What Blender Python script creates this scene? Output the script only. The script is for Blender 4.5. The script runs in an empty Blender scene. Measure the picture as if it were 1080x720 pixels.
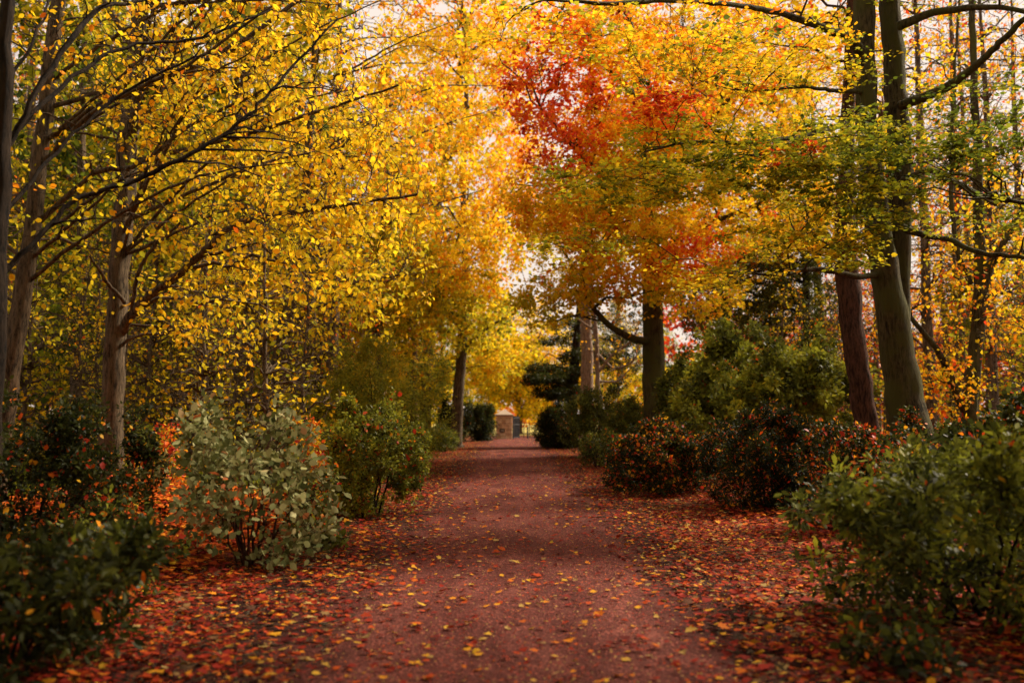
import bpy, math, random
import numpy as np
from mathutils import Vector
R = math.radians
rng = np.random.default_rng(7)
random.seed(7)
SC = bpy.context.scene
COL = SC.collection
F = 1050.0; CX, CY = 540.0, 360.0; PITCH = math.atan(80/1050.0); CAMZ = 1.5

def W(px, py, d):
    """point seen at pixel px,py of the 1080x720 photograph, d metres ahead"""
    x = (px-CX)/F; u = -(py-CY)/F
    fy = math.cos(PITCH)-u*math.sin(PITCH); fz = math.sin(PITCH)+u*math.cos(PITCH)
    k = d/fy
    return np.array([x*k, d, CAMZ+fz*k])

# ------------------------------------------------------------------ helpers
def link(o, parent=None):
    COL.objects.link(o)
    if parent: o.parent = parent
    return o
def tag(o, label=None, cat=None, group=None, kind=None):
    if label: o['label'] = label
    if cat: o['category'] = cat
    if group: o['group'] = group
    if kind: o['kind'] = kind
    return o
def empty(name, loc=(0,0,0)):
    o = bpy.data.objects.new(name, None); o.location = [float(v) for v in loc]; o.empty_display_size = .2
    return link(o)
def raw_mesh(name, V, nface, loops, mat, parent=None, tone=None, smooth=False, origin=None):
    """V (n,3); nface list/array of corner counts; loops flat indices; tone per-vertex float"""
    V = np.asarray(V, dtype=np.float32)
    if origin is not None: V = V-np.asarray(origin, dtype=np.float32)
    me = bpy.data.meshes.new(name)
    nf = np.asarray(nface, dtype=np.int32); lp = np.asarray(loops, dtype=np.int32)
    me.vertices.add(len(V)); me.vertices.foreach_set('co', V.ravel())
    me.loops.add(len(lp)); me.loops.foreach_set('vertex_index', lp)
    me.polygons.add(len(nf))
    st = np.concatenate([[0], np.cumsum(nf)[:-1]]).astype(np.int32)
    me.polygons.foreach_set('loop_start', st); me.polygons.foreach_set('loop_total', nf)
    if smooth: me.polygons.foreach_set('use_smooth', np.ones(len(nf), dtype=bool))
    if tone is not None:
        a = me.attributes.new('tone', 'FLOAT', 'POINT'); a.data.foreach_set('value', np.asarray(tone, dtype=np.float32))
    me.update(calc_edges=True)
    me.materials.append(mat)
    o = bpy.data.objects.new(name, me)
    return link(o, parent)

class MB:
    def __init__(s): s.v=[]; s.f=[]; s.n=0
    def add(s, verts, faces):
        s.v += [tuple(map(float, p)) for p in verts]; s.f += [tuple(i+s.n for i in f) for f in faces]; s.n += len(verts)
    def box(s, x0,x1,y0,y1,z0,z1, j=0):
        r = lambda: random.uniform(-j,j) if j else 0
        P=[(x+r(),y+r(),z+r()) for x in (x0,x1) for y in (y0,y1) for z in (z0,z1)]
        s.add(P,[(0,1,3,2),(4,6,7,5),(0,4,5,1),(2,3,7,6),(0,2,6,4),(1,5,7,3)])
    def tube(s, p0, p1, r0, r1=None, n=8):
        r1 = r0 if r1 is None else r1
        a=Vector(p0); b=Vector(p1); d=(b-a).normalized(); u=d.orthogonal().normalized(); w=d.cross(u)
        vs=[]
        for c,r in ((a,r0),(b,r1)):
            for k in range(n):
                t=2*math.pi*k/n; vs.append(c+(u*math.cos(t)+w*math.sin(t))*r)
        fs=[(k,(k+1)%n,n+(k+1)%n,n+k) for k in range(n)]+[tuple(range(n-1,-1,-1)),tuple(range(n,2*n))]
        s.add(vs,fs)
    def build(s, name, mat, parent=None, bevel=0):
        me=bpy.data.meshes.new(name); me.from_pydata(s.v,[],s.f); me.update(); me.materials.append(mat)
        o=link(bpy.data.objects.new(name,me),parent)
        if bevel:
            m=o.modifiers.new('b','BEVEL'); m.width=bevel; m.segments=2
        return o

# ------------------------------------------------------------------ materials
def newmat(name):
    m=bpy.data.materials.new(name); m.use_nodes=True; nt=m.node_tree
    for n in list(nt.nodes): nt.nodes.remove(n)
    out=nt.nodes.new('ShaderNodeOutputMaterial')
    return m, nt, nt.nodes, nt.links, out
def ramp(nt, stops, mode='LINEAR'):
    r=nt.nodes.new('ShaderNodeValToRGB'); e=r.color_ramp.elements; r.color_ramp.interpolation=mode
    while len(e)<len(stops): e.new(0.5)
    for i,(p,c) in enumerate(stops): e[i].position=p; e[i].color=(*c,1)
    return r
AUTUMN=[(0,(.016,.028,.008)),(.13,(.048,.078,.013)),(.27,(.14,.18,.016)),(.40,(.44,.40,.018)),(.52,(.88,.62,.018)),
        (.63,(.88,.42,.012)),(.74,(.80,.20,.010)),(.85,(.84,.085,.022)),(.94,(.45,.03,.014)),(1.0,(.09,.02,.012))]
SAGE=[(0,(.05,.065,.018)),(.35,(.16,.175,.05)),(.7,(.42,.41,.18)),(.85,(.45,.42,.2)),(1,(.5,.12,.03))]
EVER=[(0,(.010,.016,.005)),(.13,(.050,.057,.010)),(.22,(.145,.155,.020)),(.34,(.36,.37,.03)),(.52,(.8,.5,.02)),(.7,(.75,.16,.012)),(.85,(.55,.05,.015)),(1,(.3,.02,.012))]
def leafmat(name, stops, trans=.45, rough=.55, spec=.25, obj_rand=0.0):
    m,nt,N,L,out=newmat(name)
    at=N.new('ShaderNodeAttribute'); at.attribute_name='tone'; src=at.outputs['Fac']
    if obj_rand:
        oi=N.new('ShaderNodeObjectInfo'); ma=N.new('ShaderNodeMath'); ma.operation='MULTIPLY_ADD'
        L.new(oi.outputs['Random'],ma.inputs[0]); ma.inputs[1].default_value=obj_rand; ma.inputs[2].default_value=-obj_rand/2
        ad=N.new('ShaderNodeMath'); ad.operation='ADD'; L.new(src,ad.inputs[0]); L.new(ma.outputs[0],ad.inputs[1]); src=ad.outputs[0]
    r=ramp(nt,stops); L.new(src,r.inputs[0])
    p=N.new('ShaderNodeBsdfPrincipled'); L.new(r.outputs[0],p.inputs['Base Color']); p.inputs['Roughness'].default_value=rough
    p.inputs['Specular IOR Level'].default_value=spec
    t=N.new('ShaderNodeBsdfTranslucent'); L.new(r.outputs[0],t.inputs[0])
    mx=N.new('ShaderNodeMixShader'); mx.inputs[0].default_value=trans
    L.new(p.outputs[0],mx.inputs[1]); L.new(t.outputs[0],mx.inputs[2]); L.new(mx.outputs[0],out.inputs[0])
    return m
def barkmat(name, c1, c2, c3=None, scale=20):
    m,nt,N,L,out=newmat(name)
    tc=N.new('ShaderNodeTexCoord'); mp=N.new('ShaderNodeMapping'); mp.inputs['Scale'].default_value=(1,1,.22)
    L.new(tc.outputs['Object'],mp.inputs[0])
    n=N.new('ShaderNodeTexNoise'); n.inputs['Scale'].default_value=scale; n.inputs['Detail'].default_value=9; n.inputs['Roughness'].default_value=.75
    L.new(mp.outputs[0],n.inputs[0])
    r=ramp(nt,[(.40,tuple(v*.6 for v in c1)),(.5,tuple((a+b)/2 for a,b in zip(c1,c2))),(.62,c2)]); L.new(n.outputs[0],r.inputs[0]); col=r.outputs[0]
    if c3:
        n2=N.new('ShaderNodeTexNoise'); n2.inputs['Scale'].default_value=1.7; n2.inputs['Detail'].default_value=4; L.new(tc.outputs['Object'],n2.inputs[0])
        r2=ramp(nt,[(.45,(0,0,0)),(.6,(1,1,1))]); L.new(n2.outputs[0],r2.inputs[0])
        mx=N.new('ShaderNodeMixRGB'); L.new(r2.outputs[0],mx.inputs[0]); L.new(col,mx.inputs[1]); mx.inputs[2].default_value=(*c3,1); col=mx.outputs[0]
    p=N.new('ShaderNodeBsdfPrincipled'); p.inputs['Roughness'].default_value=.9; p.inputs['Specular IOR Level'].default_value=.15
    L.new(col,p.inputs['Base Color'])
    b=N.new('ShaderNodeBump'); b.inputs['Strength'].default_value=1; b.inputs['Distance'].default_value=.07; L.new(n.outputs[0],b.inputs['Height']); L.new(b.outputs[0],p.inputs['Normal'])
    L.new(p.outputs[0],out.inputs[0]); return m
def plain(name, c, rough=.7, metal=0):
    m,nt,N,L,out=newmat(name)
    tc=N.new('ShaderNodeTexCoord'); n=N.new('ShaderNodeTexNoise'); n.inputs['Scale'].default_value=14; n.inputs['Detail'].default_value=5; L.new(tc.outputs['Object'],n.inputs[0])
    r=ramp(nt,[(.3,tuple(v*.75 for v in c)),(.7,tuple(min(1,v*1.2) for v in c))]); L.new(n.outputs[0],r.inputs[0])
    p=N.new('ShaderNodeBsdfPrincipled'); p.inputs['Roughness'].default_value=rough; p.inputs['Metallic'].default_value=metal
    L.new(r.outputs[0],p.inputs['Base Color']); L.new(p.outputs[0],out.inputs[0]); return m

M_LEAF=leafmat('autumn_leaf',AUTUMN,.55,.6,.1)
M_FAR=leafmat('woodland_leaf',AUTUMN,.45,.7,.05,.10)
M_EVER=leafmat('evergreen_leaf',EVER,.38,.5,.15)
M_SAGE=leafmat('sage_leaf',SAGE,.25,.6,.12)
M_LITTER=leafmat('fallen_leaf',[(0,(.05,.03,.02)),(.2,(.12,.045,.022)),(.42,(.40,.26,.09)),(.52,(.64,.36,.02)),(.63,(.62,.19,.012)),
        (.75,(.46,.065,.010)),(.88,(.27,.020,.010)),(1,(.08,.012,.010))],.12,.7,.08)
M_BARK=barkmat('bark_grey_brown',(.050,.037,.023),(.18,.130,.080))
M_BARKM=barkmat('bark_mossy',(.025,.020,.009),(.11,.085,.036),(.075,.072,.018))
M_BARKR=barkmat('bark_red_brown',(.032,.016,.010),(.115,.050,.028))
M_BARKW=barkmat('bark_woodland',(.06,.042,.028),(.20,.14,.085))
M_BARKD=barkmat('bark_dark',(.012,.008,.006),(.045,.029,.018))
M_BARKP=barkmat('bark_pale',(.20,.14,.10),(.36,.27,.20))

# ------------------------------------------------------------------ growing plants
# leaf outlines in (side, along, up), unit length
T_RH=(np.array([(0,0,0),(-.36,.45,.10),(0,1,-.05),(.36,.45,.10)]),[(0,1,2),(0,2,3)])
T_OV=(np.array([(0,0,0),(-.26,.22,.05),(-.34,.55,.06),(0,1,-.12),(.34,.55,.06),(.26,.22,.05),(0,.5,-.03)]),[(0,1,2,6),(6,2,3),(6,3,4),(0,6,4,5)])
T_LO=(np.array([(0,0,0),(-.15,.28,.03),(-.21,.6,.03),(0,1,-.12),(.21,.6,.03),(.15,.28,.03),(0,.5,-.04)]),[(0,1,2,6),(6,2,3),(6,3,4),(0,6,4,5)])
_mp=[(0,0),(.22,.12),(.5,.08),(.36,.32),(.62,.55),(.3,.56),(.26,.74),(0,1)]
_v=[(0,.42,-.05)]+[(x,y,.06*abs(x)*3-.05*y) for x,y in _mp]+[(-x,y,.06*abs(x)*3+.04*y) for x,y in _mp[-2:0:-1]]
T_MA=(np.array(_v),[(0,1+k,1+(k+1)%14) for k in range(14)])

def leaves(pos, d, n, size, tone, tmpl):
    """pos,d,n (k,3), size (k), tone (k) -> V,nf,loops,tone"""
    d=d/np.linalg.norm(d,axis=1,keepdims=True)
    s=np.cross(d,n); s/= (np.linalg.norm(s,axis=1,keepdims=True)+1e-9); n=np.cross(s,d)
    T,faces=tmpl; k=len(pos)
    bend=rng.uniform(-.8,1.6,(k,1,1))
    V=pos[:,None,:]+size[:,None,None]*(T[None,:,0:1]*s[:,None,:]+T[None,:,1:2]*d[:,None,:]+bend*T[None,:,2:3]*n[:,None,:])
    m=len(T); base=np.arange(k)[:,None]*m
    loops=np.concatenate([base+np.array(f)[None,:] for f in faces],axis=1).ravel()
    nf=np.tile([len(f) for f in faces],k)
    return V.reshape(-1,3),nf,loops,np.repeat(tone,m)

def tubes(P, Rd, sides):
    """P (n,m,3) polylines, Rd (n,m) radii"""
    n,m,_=P.shape
    T=np.gradient(P,axis=1); T/= (np.linalg.norm(T,axis=2,keepdims=True)+1e-9)
    ref=np.zeros_like(T); ref[...,0]=1; 
    bad=np.abs(T[...,0]).mean(axis=1)>.8; ref[bad]=(0,1,0)
    U=np.cross(T,ref); U/= (np.linalg.norm(U,axis=2,keepdims=True)+1e-9); Wv=np.cross(T,U)
    a=np.arange(sides)*2*np.pi/sides
    V=P[:,:,None,:]+Rd[:,:,None,None]*(np.cos(a)[None,None,:,None]*U[:,:,None,:]+np.sin(a)[None,None,:,None]*Wv[:,:,None,:])
    base=(np.arange(n)*m*sides)[:,None,None]; i=np.arange(m-1)[None,:,None]; j=np.arange(sides)[None,None,:]; j2=(j+1)%sides
    q=np.stack([base+i*sides+j, base+i*sides+j2, base+(i+1)*sides+j2, base+(i+1)*sides+j],axis=-1).reshape(-1)
    return V.reshape(-1,3), q
def join_quads(parts):
    off=0; Vs=[]; Q=[]
    for V,q in parts:
        Vs.append(V); Q.append(q+off); off+=len(V)
    V=np.concatenate(Vs); q=np.concatenate(Q); return V,np.full(len(q)//4,4),q
def smooth_line(pts, rad, k=5, wob=.0):
    pts=np.array(pts,float); rad=np.array(rad,float); n=len(pts)
    E=np.vstack([2*pts[0]-pts[1],pts,2*pts[-1]-pts[-2]]); out=[]; ro=[]
    for i in range(n-1):
        p0,p1,p2,p3=E[i:i+4]
        for t in np.arange(k)/k:
            out.append(.5*((2*p1)+(-p0+p2)*t+(2*p0-5*p1+4*p2-p3)*t*t+(-p0+3*p1-3*p2+p3)*t**3)); ro.append(rad[i]*(1-t)+rad[i+1]*t)
    out.append(pts[-1]); ro.append(rad[-1]); out=np.array(out); ro=np.array(ro)
    if wob: out[1:-1]+=rng.normal(0,wob,(len(out)-2,3))*np.array([1,1,.5])
    return out,ro
def trunk_tube(P, Rr, sides=14):
    V,q=tubes(P[None],Rr[None],sides)
    # bulge and flutes so that the outline is not a perfect pipe
    V=V.reshape(len(P),sides,3); ph=rng.uniform(0,6.28,3); a=np.arange(sides)*2*np.pi/sides; h=np.arange(len(P))[:,None]
    s=1+.06*np.sin(2*a+ph[0]+h*.3)+.05*np.sin(3*a+ph[1]-h*.23)+.03*rng.normal(size=(len(P),sides))
    V=P[:,None,:]+(V-P[:,None,:])*s[:,:,None]
    return V.reshape(-1,3),q

def grow(pool_P, pool_T, pool_R, targets, npts, r_of_len, sag, wig, minr, flat=0, up_pen=1.2):
    """connect each target to the nearest pool node by a curved branch"""
    n=len(targets); idx=np.empty(n,int)
    for s in range(0,n,400):
        t=targets[s:s+400]; D=t[:,None,:]-pool_P[None]
        dist=np.linalg.norm(D,axis=2)+up_pen*np.maximum(0,-D[:,:,2])+.35*np.abs(D[:,:,2])*flat
        idx[s:s+400]=dist.argmin(axis=1)
    A=pool_P[idx]; T=pool_T[idx]; L=np.linalg.norm(targets-A,axis=1)
    t=np.linspace(0,1,npts)[None,:,None]
    mid=A+(targets-A)*.5+T*(L[:,None]*.18); mid[:,2]+=sag*L
    mid+=rng.normal(0,wig*1.3,(n,3))*L[:,None]
    P=(1-t)**2*A[:,None]+2*t*(1-t)*mid[:,None]+t*t*targets[:,None]
    P[:,1:-1]+=rng.normal(0,wig,(n,npts-2,3))*L[:,None,None]*.6
    r0=np.minimum(pool_R[idx]*.62, r_of_len*L+minr*1.6); r0=np.maximum(r0,minr)
    Rr=r0[:,None]*(1-.7*np.linspace(0,1,npts)[None])
    Rr=np.maximum(Rr,minr*.6)
    return P,Rr
def pool_of(P,Rr,skip=1):
    T=np.gradient(P,axis=1); T/=(np.linalg.norm(T,axis=2,keepdims=True)+1e-9)
    return P[:,skip:].reshape(-1,3),T[:,skip:].reshape(-1,3),Rr[:,skip:].reshape(-1)

def B(px,py,d,rx,ry,rd,w,tone,tv=.06):
    k=d/F; return dict(c=W(px,py,d), r=np.array([rx*k,rd,ry*k]), w=w, tone=tone, tv=tv)
def BW(c,r,w,tone,tv=.06): return dict(c=np.array(c,float), r=np.array(r,float), w=w, tone=tone, tv=tv)

def sample(blobs, n, shell):
    w=np.array([b['w'] for b in blobs],float); w/=w.sum(); k=rng.choice(len(blobs),n,p=w)
    v=rng.normal(size=(n,3)); v/=np.linalg.norm(v,axis=1,keepdims=True)
    rad=rng.uniform(0,1,n)**(1/3.0*shell)
    if shell<1: rad=rad*np.where(rng.uniform(size=n)<.22,rng.uniform(1,1.38,n),1)
    C=np.array([b['c'] for b in blobs])[k]; RR=np.array([b['r'] for b in blobs])[k]
    P=C+v*rad[:,None]*RR
    return P,np.array([b['tone'] for b in blobs])[k],np.array([b['tv'] for b in blobs])[k]

def plant(name, label, cat, base, stems, blobs, nA, nB, nC, nleaf, size, tmpl=T_RH, mat=M_LEAF, bark=M_BARK,
          flat=0., hang=.3, shell=1., stray=0., leaf_tv=.05, group=None, names=('trunk','branches','crown'), twig=.003,
          wig=.05, sag=.10, sides=14, zmin=.03, seg=.5):
    """stems: list of (points, radii) in world space. Makes Empty > trunk, branches, crown."""
    base=np.array([base[0],base[1],0.]); root=empty(name,base); tag(root,label,cat,group)
    tr=[]; PP=[];TT=[];RR=[]
    for pts,rad in stems:
        P,Rr=smooth_line(pts,rad,6,0 if len(pts)<3 else .012)
        tr.append(trunk_tube(P,Rr,sides if max(rad)>.05 else 7))
        T=np.gradient(P,axis=0); T/=(np.linalg.norm(T,axis=1,keepdims=True)+1e-9)
        PP.append(P);TT.append(T);RR.append(Rr)
    V,nf,q=join_quads(tr); raw_mesh(names[0],V,nf,q,bark,root,smooth=True,origin=base)
    PP=np.concatenate(PP);TT=np.concatenate(TT);RR=np.concatenate(RR)
    ok=PP[:,2]>min(.9,.25*max(b['c'][2] for b in blobs)); 
    if ok.sum()>3: pool=(PP[ok],TT[ok],RR[ok])
    else: pool=(PP,TT,RR)
    br=[]; last=None
    for n,npts,sd,rl in ((nA,8,6,.011),(nB,7,4,.007)):
        if not n: continue
        t,_,_=sample(blobs,n,1.0 if shell>=1 else .8); t[:,2]=np.maximum(t[:,2],zmin)
        P,Rr=grow(*pool,t,npts,rl,sag,wig,twig*1.6,flat)
        br.append(tubes(P,Rr,sd)); a=pool_of(P,Rr,2); pool=tuple(np.concatenate([x,y]) for x,y in zip(pool,a))
    t,tone,tv=sample(blobs,nC,shell)
    keep=t[:,2]>zmin; t,tone,tv=t[keep],tone[keep],tv[keep]; n=len(t)
    P,Rr=grow(*pool,t,6,.004,sag*.6,wig,twig,flat)
    br.append(tubes(P,Rr,3))
    V,nf,q=join_quads(br); raw_mesh(names[1],V,nf,q,bark,root,smooth=True,origin=base)
    # leaves on the outer part of every twig
    Lt=np.linalg.norm(P[:,-1]-P[:,0],axis=1)
    per=max(1,int(round(nleaf/n))); k=np.repeat(np.arange(n),per); m=len(k)
    L2=np.minimum(1,seg*1.6/np.maximum(Lt,.05))         # the leafy end of the twig, in metres
    u=1-rng.uniform(0,1,m)**1.2*L2[k]; u=np.clip(u,0,.9999)*5; i=u.astype(int); f=(u-i)[:,None]
    pos=P[k,i]*(1-f)+P[k,i+1]*f; dr=P[k,i+1]-P[k,i]; dr/=(np.linalg.norm(dr,axis=1,keepdims=True)+1e-9)
    spread=rng.normal(size=(m,3)); spread[:,2]*=(1-flat*.85)
    spread/=np.linalg.norm(spread,axis=1,keepdims=True)
    pos=pos+spread*(size*rng.uniform(.1,1.6,m)[:,None]); 
    d=dr*.5+spread; d[:,2]*=(1-flat*.6); d[:,2]-=hang*rng.uniform(0,2,m)
    nn=rng.normal(size=(m,3))*(.9-.55*flat); nn[:,2]+=.8
    sz=size*rng.uniform(.5,1.35,m)
    clump=rng.normal(0,1,n)
    tn=tone[k]+tv[k]*clump[k]+rng.normal(0,leaf_tv,m)
    if stray: 
        s=rng.uniform(size=m)<stray; tn[s]=rng.uniform(.55,.95,s.sum()); sz[s]*=rng.uniform(.8,1.9 if size<.06 else .9,s.sum())
    tn=np.clip(tn,.01,.99)
    ok=pos[:,2]>zmin*.5; 
    V,nf,lp,tt=leaves(pos[ok],d[ok],nn[ok],sz[ok],tn[ok],tmpl)
    raw_mesh(names[2],V,nf,lp,mat,root,tone=tt,origin=base)
    return root
def copy_tree(o, loc, rz, sc, label, group):
    c=o.copy(); COL.objects.link(c); c.location=loc; c.rotation_euler=(0,0,rz); c.scale=sc
    if label: c['label']=label
    if group: c['group']=group
    for ch in list(o.children):
        d=ch.copy(); COL.objects.link(d); d.parent=c
    return c
def L(d, pts):   # pixel polyline, radius given in pixels: (px,py,r) or (px,py,r,d)
    P=[];Rr=[]
    for p in pts:
        dd=p[3] if len(p)>3 else d
        P.append(W(p[0],p[1],dd)); Rr.append(p[2]*dd/F)
    P=np.array(P)
    return P,Rr
def rooted(d, pts, flare=1.35):  # first point is dropped to the ground with a root flare
    P,Rr=L(d,pts); b=P[0].copy(); 
    if P[0][2]>.05:
        b[2]=-.08; P=np.vstack([b,P]); Rr=[Rr[0]*flare]+Rr
    else: P[0][2]=-.08; 
    return P,Rr
def gx(px,d): return W(px,440,d)[0]
def arcs(P,Rr,n,h0,h1,ln,dirx,diry,rise,r=.02):
    """n long slender limbs leaving the trunk between heights h0,h1"""
    out=[]
    for k in range(n):
        z=h0+(h1-h0)*(k+random.random())/n; i=int(np.abs(P[:,2]-z).argmin()); i=min(max(i,0),len(P)-2)
        t=(z-P[i,2])/(P[i+1,2]-P[i,2]+1e-6) if z>P[i,2] else 0
        a=P[i]+(P[i+1]-P[i])*t; l=ln*random.uniform(.6,1.15)
        dx=random.uniform(*dirx); dy=random.uniform(*diry); v=np.array([dx,dy,0]); v/=np.linalg.norm(v)+1e-6
        rs=random.uniform(*rise)
        q=[a, a+v*l*.3+np.array([0,0,rs*l*.36+random.uniform(-.04,.04)*l]), a+v*l*.65+np.array([0,random.uniform(-.1,.1),rs*l*.72]), a+v*l+np.array([0,0,rs*l*(.72+.28*random.uniform(0,1.2))])]
        rr=r*random.uniform(.7,1.2); out.append((np.array(q),[rr,rr*.75,rr*.5,rr*.2]))
    return out
SHRUB=('stems','twigs','foliage')
def bush(name,label,px0,px1,ytop,d,dep,nleaf,size,tone,tmpl=T_LO,mat=M_EVER,nC=700,stray=.01,tv=.03,shell=.45,lob=5,bark=M_BARKD,group=None,cat='shrub',zlow=.0,hang=.1,ltv=.035,ns=9,sr=.6,rag=.25,seg=.16):
    x0,x1=gx(px0,d),gx(px1,d); H=W(0,ytop,d)[2]; cx=(x0+x1)/2; rx=(x1-x0)/2
    bl=[BW((cx,d,zlow+(H-zlow)*.40),(rx*.72,dep*.75,(H-zlow)*.42),2.0,tone,tv)]
    for k in range(lob):
        a=2*math.pi*k/lob+random.uniform(-.5,.5); q=random.uniform(.45,.75); s=random.uniform(.26,.46)
        hz=zlow+(H-zlow)*random.uniform(.16,.70); tp=random.uniform(.75,1.05)*H
        bl.append(BW((cx+rx*q*math.cos(a),d+dep*q*math.sin(a),hz),(rx*s,dep*s,max(.12*H,min(tp-hz,(H-zlow)*.42))),.9,tone+random.uniform(-.03,.04),tv))
    for k in range(int(lob*1.5)):       # small uneven shoots breaking the outline
        a=random.uniform(0,6.28); q=random.uniform(.3,.95); hz=H*(.95-.5*q*q)*random.uniform(.85,1.12)
        bl.append(BW((cx+rx*q*math.cos(a)*(1+rag*.3),d+dep*q*math.sin(a),hz),(rx*.14,dep*.14,H*random.uniform(.08,.2)),.22,tone+random.uniform(-.02,.06),tv))
    st=[]
    for k in range(ns):
        a=2*math.pi*k/ns+random.random(); b=np.array([cx+rx*.22*random.random()*math.cos(a),d+dep*.2*math.sin(a),-.03])
        e=np.array([cx+rx*random.uniform(.3,.8)*math.cos(a),d+dep*random.uniform(.3,.7)*math.sin(a),H*random.uniform(.4,.85)])
        st.append((np.array([b,(b+e)/2+np.array([0,0,.1*H]),e]),[(.018+.006*H)*sr,(.012+.004*H)*sr,.004]))
    return plant(name,label,cat,(cx,d),st,bl,24,110,nC,nleaf,size,tmpl,mat,bark,0,hang,shell,stray,ltv,group,SHRUB,.0022,seg=seg)

# ------------------------------------------------------------------ setting
def ground_mat():
    m,nt,N,L_,out=newmat('leaf_covered_earth')
    tc=N.new('ShaderNodeTexCoord')
    v=N.new('ShaderNodeTexVoronoi'); v.inputs['Scale'].default_value=16; v.inputs['Randomness'].default_value=1
    nz=N.new('ShaderNodeTexNoise'); nz.inputs['Scale'].default_value=20; nz.inputs['Detail'].default_value=3
    L_.new(tc.outputs['Object'],nz.inputs[0])
    mx=N.new('ShaderNodeMixRGB'); mx.inputs[0].default_value=.06; L_.new(tc.outputs['Object'],mx.inputs[1]); L_.new(nz.outputs['Color'],mx.inputs[2]); L_.new(mx.outputs[0],v.inputs['Vector'])
    sp=N.new('ShaderNodeSeparateColor'); L_.new(v.outputs['Color'],sp.inputs[0])
    r=ramp(nt,[(0,(.015,.008,.006)),(.4,(.045,.012,.008)),(.65,(.11,.016,.009)),(.82,(.20,.035,.010)),(.93,(.28,.09,.012)),(1,(.35,.17,.03))]); L_.new(sp.outputs[0],r.inputs[0])
    n2=N.new('ShaderNodeTexNoise'); n2.inputs['Scale'].default_value=.5; n2.inputs['Detail'].default_value=5; L_.new(tc.outputs['Object'],n2.inputs[0])
    r2=ramp(nt,[(.42,(0,0,0)),(.66,(1,1,1))]); L_.new(n2.outputs[0],r2.inputs[0])
    m2=N.new('ShaderNodeMixRGB'); L_.new(r2.outputs[0],m2.inputs[0]); L_.new(r.outputs[0],m2.inputs[1]); m2.inputs[2].default_value=(.05,.035,.016,1)
    p=N.new('ShaderNodeBsdfPrincipled'); p.inputs['Roughness'].default_value=.9; p.inputs['Specular IOR Level'].default_value=.05; L_.new(m2.outputs[0],p.inputs['Base Color'])
    b=N.new('ShaderNodeBump'); b.inputs['Strength'].default_value=.8; b.inputs['Distance'].default_value=.03; L_.new(v.outputs['Distance'],b.inputs['Height']); L_.new(b.outputs[0],p.inputs['Normal'])
    L_.new(p.outputs[0],out.inputs[0]); return m
def path_mat():
    m,nt,N,L_,out=newmat('red_gravel_path')
    tc=N.new('ShaderNodeTexCoord')
    n1=N.new('ShaderNodeTexNoise'); n1.inputs['Scale'].default_value=1.3; n1.inputs['Detail'].default_value=9; n1.inputs['Roughness'].default_value=.68; mp=N.new('ShaderNodeMapping'); mp.inputs['Scale'].default_value=(1.3,.35,1); L_.new(tc.outputs['Object'],mp.inputs[0]); L_.new(mp.outputs[0],n1.inputs[0])
    r=ramp(nt,[(.28,(.06,.013,.010)),(.5,(.13,.037,.030)),(.74,(.24,.078,.060))]); L_.new(n1.outputs[0],r.inputs[0])
    v=N.new('ShaderNodeTexVoronoi'); v.inputs['Scale'].default_value=70; L_.new(tc.outputs['Object'],v.inputs['Vector'])
    sp=N.new('ShaderNodeSeparateColor'); L_.new(v.outputs['Color'],sp.inputs[0])
    r3=ramp(nt,[(0,(.45,.45,.45)),(.7,(1,1,1)),(.93,(1.3,1.25,1.2)),(1,(3.0,2.8,2.5))]); L_.new(sp.outputs[0],r3.inputs[0])
    mm=N.new('ShaderNodeMixRGB'); mm.blend_type='MULTIPLY'; mm.inputs[0].default_value=1; L_.new(r.outputs[0],mm.inputs[1]); L_.new(r3.outputs[0],mm.inputs[2])
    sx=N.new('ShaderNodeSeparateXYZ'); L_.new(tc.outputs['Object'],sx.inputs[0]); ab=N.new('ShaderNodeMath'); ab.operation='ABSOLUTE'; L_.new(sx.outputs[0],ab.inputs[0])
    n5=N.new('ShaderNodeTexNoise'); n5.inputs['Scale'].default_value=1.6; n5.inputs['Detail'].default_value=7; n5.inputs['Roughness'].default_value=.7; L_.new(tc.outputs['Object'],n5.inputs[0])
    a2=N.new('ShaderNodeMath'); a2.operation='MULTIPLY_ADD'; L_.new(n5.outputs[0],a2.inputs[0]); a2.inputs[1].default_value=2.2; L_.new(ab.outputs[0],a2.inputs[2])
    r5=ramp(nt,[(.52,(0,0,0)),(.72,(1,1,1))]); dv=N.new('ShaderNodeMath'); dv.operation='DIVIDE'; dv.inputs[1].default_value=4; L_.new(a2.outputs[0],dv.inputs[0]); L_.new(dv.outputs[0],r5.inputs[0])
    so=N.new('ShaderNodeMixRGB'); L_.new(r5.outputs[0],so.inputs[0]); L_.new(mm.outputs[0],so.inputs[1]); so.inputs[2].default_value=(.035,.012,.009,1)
    p=N.new('ShaderNodeBsdfPrincipled'); p.inputs['Roughness'].default_value=.85; p.inputs['Specular IOR Level'].default_value=.08; L_.new(so.outputs[0],p.inputs['Base Color'])
    b=N.new('ShaderNodeBump'); b.inputs['Strength'].default_value=.9; b.inputs['Distance'].default_value=.012; L_.new(v.outputs['Distance'],b.inputs['Height'])
    n3=N.new('ShaderNodeTexNoise'); n3.inputs['Scale'].default_value=6; n3.inputs['Detail'].default_value=6; L_.new(tc.outputs['Object'],n3.inputs[0])
    b2=N.new('ShaderNodeBump'); b2.inputs['Strength'].default_value=.6; b2.inputs['Distance'].default_value=.05; L_.new(n3.outputs[0],b2.inputs['Height']); L_.new(b.outputs[0],b2.inputs['Normal'])
    L_.new(b2.outputs[0],p.inputs['Normal'])
    L_.new(p.outputs[0],out.inputs[0]); return m

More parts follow.
